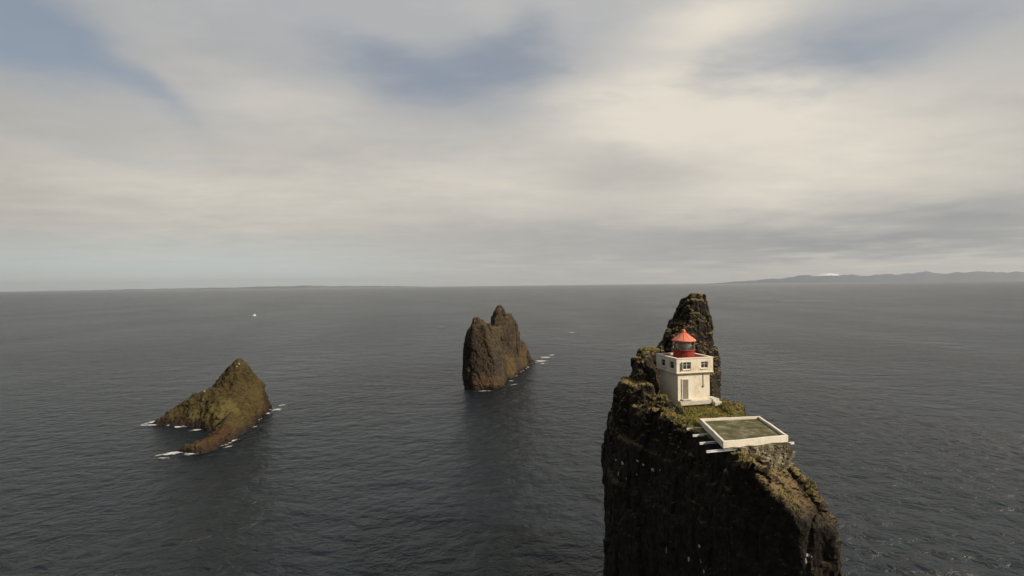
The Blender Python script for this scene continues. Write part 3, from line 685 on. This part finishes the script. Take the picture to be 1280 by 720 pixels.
for px, py, w, h in ((778, 579, .26, .24), (770, 575, .12, .12), (797, 576, .2, .14), (804, 581, .16, .12), (816, 587, .2, .18), (825, 588, .08, .12), (773, 592, .10, .28), (796, 593, .07, .14), (783, 598, .06, .2),
                     (874, 683, .12, .2), (861, 699, .11, .32), (876, 701, .09, .26), (880, 715, .12, .3), (833, 688, .05, .45), (907, 588, .05, .3), (817, 473, .12, .12), (1009, 694, .14, .2), (1007, 702, .08, .25), (842, 510, .08, .12)):
    splat(stack, T_MAIN, px, py, w, h, rr)
for px, py, w, h in ((299, 455, .35, .25), (296, 458, .25, .2), (255, 489, .5, .3)): splat(isl, T_ISL, px, py, w, h, rr, 0.08)
for px, py, w, h in ((626, 386, .22, .2), (593, 401, .2, .25)): splat(mid, T_MID, px, py, w, h, rr, 0.08)

# ------------------------------------------------------------------ surf where waves break on the rocks
FOAM2, q, b = new_mat('lacy_foam', 0.9, 0.1); b.inputs['Base Color'].default_value = (0.72, 0.74, 0.74, 1)
co = obj_co(q); at_ = q.node('ShaderNodeAttribute', attribute_name='froth')
nz = q.add(q.mul(q.noise(q.map(co, scale=(0.7, 1, 1)), 0.55, 6, 0.72, 1.2), 0.75), q.mul(q.noise(co, 2.6, 4, 0.6, 0.8), 0.25))
q.link(q.ramp(q.add(q.mul(q.sub(nz, 0.5), 3.2), q.mul(at_.outputs['Fac'], 0.9)), 0.42, 0.95, 0.0, 0.9), b.inputs['Alpha'])
def foam(pts, seed, label):
    """pts: (x, y, half-length, half-width, angle): broken white water lying on the sea, thinning out to its edges"""
    verts, faces, den = [], [], []
    for (x, y, a, b2, ang) in pts:
        c, s = math.cos(ang), math.sin(ang); A, B = a * 1.7, b2 * 2.9; nr, ns = 8, 30; base = len(verts)
        verts.append((x, y, 0.17)); den.append(1.0)
        for i in range(1, nr + 1):
            for k in range(ns):
                t = k * math.tau / ns; r = i / nr * (1 + 0.25 * mn.noise(Vector((math.cos(t) * 1.5 + seed, math.sin(t) * 1.5, x))))
                ex, ey = A * r * math.cos(t), B * r * math.sin(t)
                verts.append((x + ex * c - ey * s, y + ex * s + ey * c, 0.04 + 0.13 * (1 - (i / nr) ** 2) + 0.05 * mn.noise(Vector((ex, ey, seed))))); den.append(1 - (i / nr) ** 1.3)
        for k in range(ns):
            k2 = (k + 1) % ns; faces.append((base, base + 1 + k, base + 1 + k2))
            for i in range(nr - 1):
                p = base + 1 + i * ns; faces.append((p + k, p + ns + k, p + ns + k2, p + k2))
    m_ = bpy.data.meshes.new('foam'); m_.from_pydata(verts, [], faces)
    at2 = m_.attributes.new('froth', 'FLOAT', 'POINT'); at2.data.foreach_set('value', den)
    return prop(link('foam', m_, FOAM2, smooth=True), kind='stuff')
foam([(-108.5, 158, 3.2, .8, 0.9), (-107, 155.2, 3.0, .5, 0.1), (-97, 152.4, 1.2, .5, 0.1), (-90, 149, 1.5, .5, 0.4)], 1, '')
foam([(-82.2, 128.8, 3.2, .7, 0.55), (-78.2, 128.3, 1.8, .8, 0.2), (-83.0, 124.6, 1.2, .5, 0.1), (-84.5, 127, 2, .3, 0.3), (-72.0, 133, 1.4, .25, 1.1)], 2, '')
foam([(-77.6, 173, 1.8, .8, 1.2), (-78.2, 168, 1.6, .5, 1.2), (-78.6, 179.5, 1.6, 1.0, .2)], 3, '')
foam([(14.5, 276, 3.4, 2.0, .6), (18, 290, 4.0, 1.6, .9), (15, 268, 2, .8, .1), (22, 300, 2.4, 1, .3)], 4, '')
foam([(-24.5, 236, 2.4, .8, 0.0), (-11, 199.6, 3.0, .35, 0.05), (0.5, 212, 2.0, .4, 0.6), (-1, 220, 1.2, .4, 0.4)], 5, '')
foam([(50, 440, 4.0, 1.0, 0.1), (-70, 520, 3, .5, .1), (40, 700, 3, .6, 0)], 6, '')

def shoreline(o, seed, z0, r0, r1, keep_):
    co_ = np.array([v.co[:] for v in o.data.vertices]); m_ = np.abs(co_[:, 2] - 0.1) < z0
    pts_ = co_[m_]; sel = []; rr_ = random.Random(seed); c0 = pts_.mean(0)
    for i_ in rr_.sample(range(len(pts_)), min(len(pts_), 260)):
        p = pts_[i_]
        if mn.noise(Vector((p[0] * 0.12 + seed, p[1] * 0.12, 0))) < keep_: continue
        out = math.atan2(p[1] - c0[1], p[0] - c0[0]); r = rr_.uniform(r0, r1)
        sel.append((p[0] + 0.3 * math.cos(out), p[1] + 0.3 * math.sin(out), r, r * 0.28, out + math.pi / 2))
        if len(sel) >= 34: break
    if sel: foam(sel, seed, '')
shoreline(isl, 21, 0.3, 0.4, 0.9, 0.14)
shoreline(mid, 22, 0.4, 0.6, 1.4, 0.12)
shoreline(stack, 23, 0.2, 0.5, 1.4, 0.0)

# ------------------------------------------------------------------ small boat far out
bo = empty('fishing_boat', (-374, 765, 0), R(65)); prop(bo, 'tiny white boat far out on the sea at the left', 'boat')
bm = bmesh.new(); secs = []
for x, hw, zt, zk in ((-2.8, 0.95, 0.9, -0.2), (-1.5, 1.1, 0.85, -0.3), (0, 1.15, 0.9, -0.3), (1.5, 0.9, 1.05, -0.25), (2.5, 0.45, 1.25, -0.1), (3.1, 0.04, 1.4, 0.3)):
    secs.append([bm.verts.new(p) for p in ((x, -hw, zt), (x, -hw * 0.8, zk + 0.25), (x, 0, zk), (x, hw * 0.8, zk + 0.25), (x, hw, zt))])
for a, b2 in zip(secs, secs[1:]):
    for k in range(4): bm.faces.new((a[k], a[k + 1], b2[k + 1], b2[k]))
    bm.faces.new((a[4], a[0], b2[0], b2[4]))
bm.faces.new(secs[0]); bmesh.ops.recalc_face_normals(bm, faces=bm.faces); from_bm('hull', bm, HULLM, bo)
bm = bmesh.new(); box(bm, (0.5, 0, 1.55), (1.8, 1.4, 1.3), bev=0.1); box(bm, (0.5, 0, 2.27), (2.1, 1.6, 0.1)); from_bm('cabin', bm, HULLM, bo)
bm = bmesh.new(); rod(bm, (-0.2, 0, 2.2), (-0.2, 0, 3.6), 0.05); from_bm('mast', bm, STEEL, bo)

# ------------------------------------------------------------------ haze
HZ = bpy.data.materials.new('haze'); HZ.use_nodes = True; q = G(HZ.node_tree); q.n.clear()
vp = q.node('ShaderNodeVolumePrincipled'); vp.inputs['Color'].default_value = (0.88, 0.94, 1.0, 1); vp.inputs['Density'].default_value = 2.1e-5; vp.inputs['Anisotropy'].default_value = 0.2
ou = q.node('ShaderNodeOutputMaterial'); q.link(vp.outputs[0], ou.inputs['Volume'])
bm = bmesh.new(); box(bm, (0, 0, 349), (2 * S + 200, 2 * S + 200, 708)); prop(from_bm('haze', bm, HZ), kind='stuff')
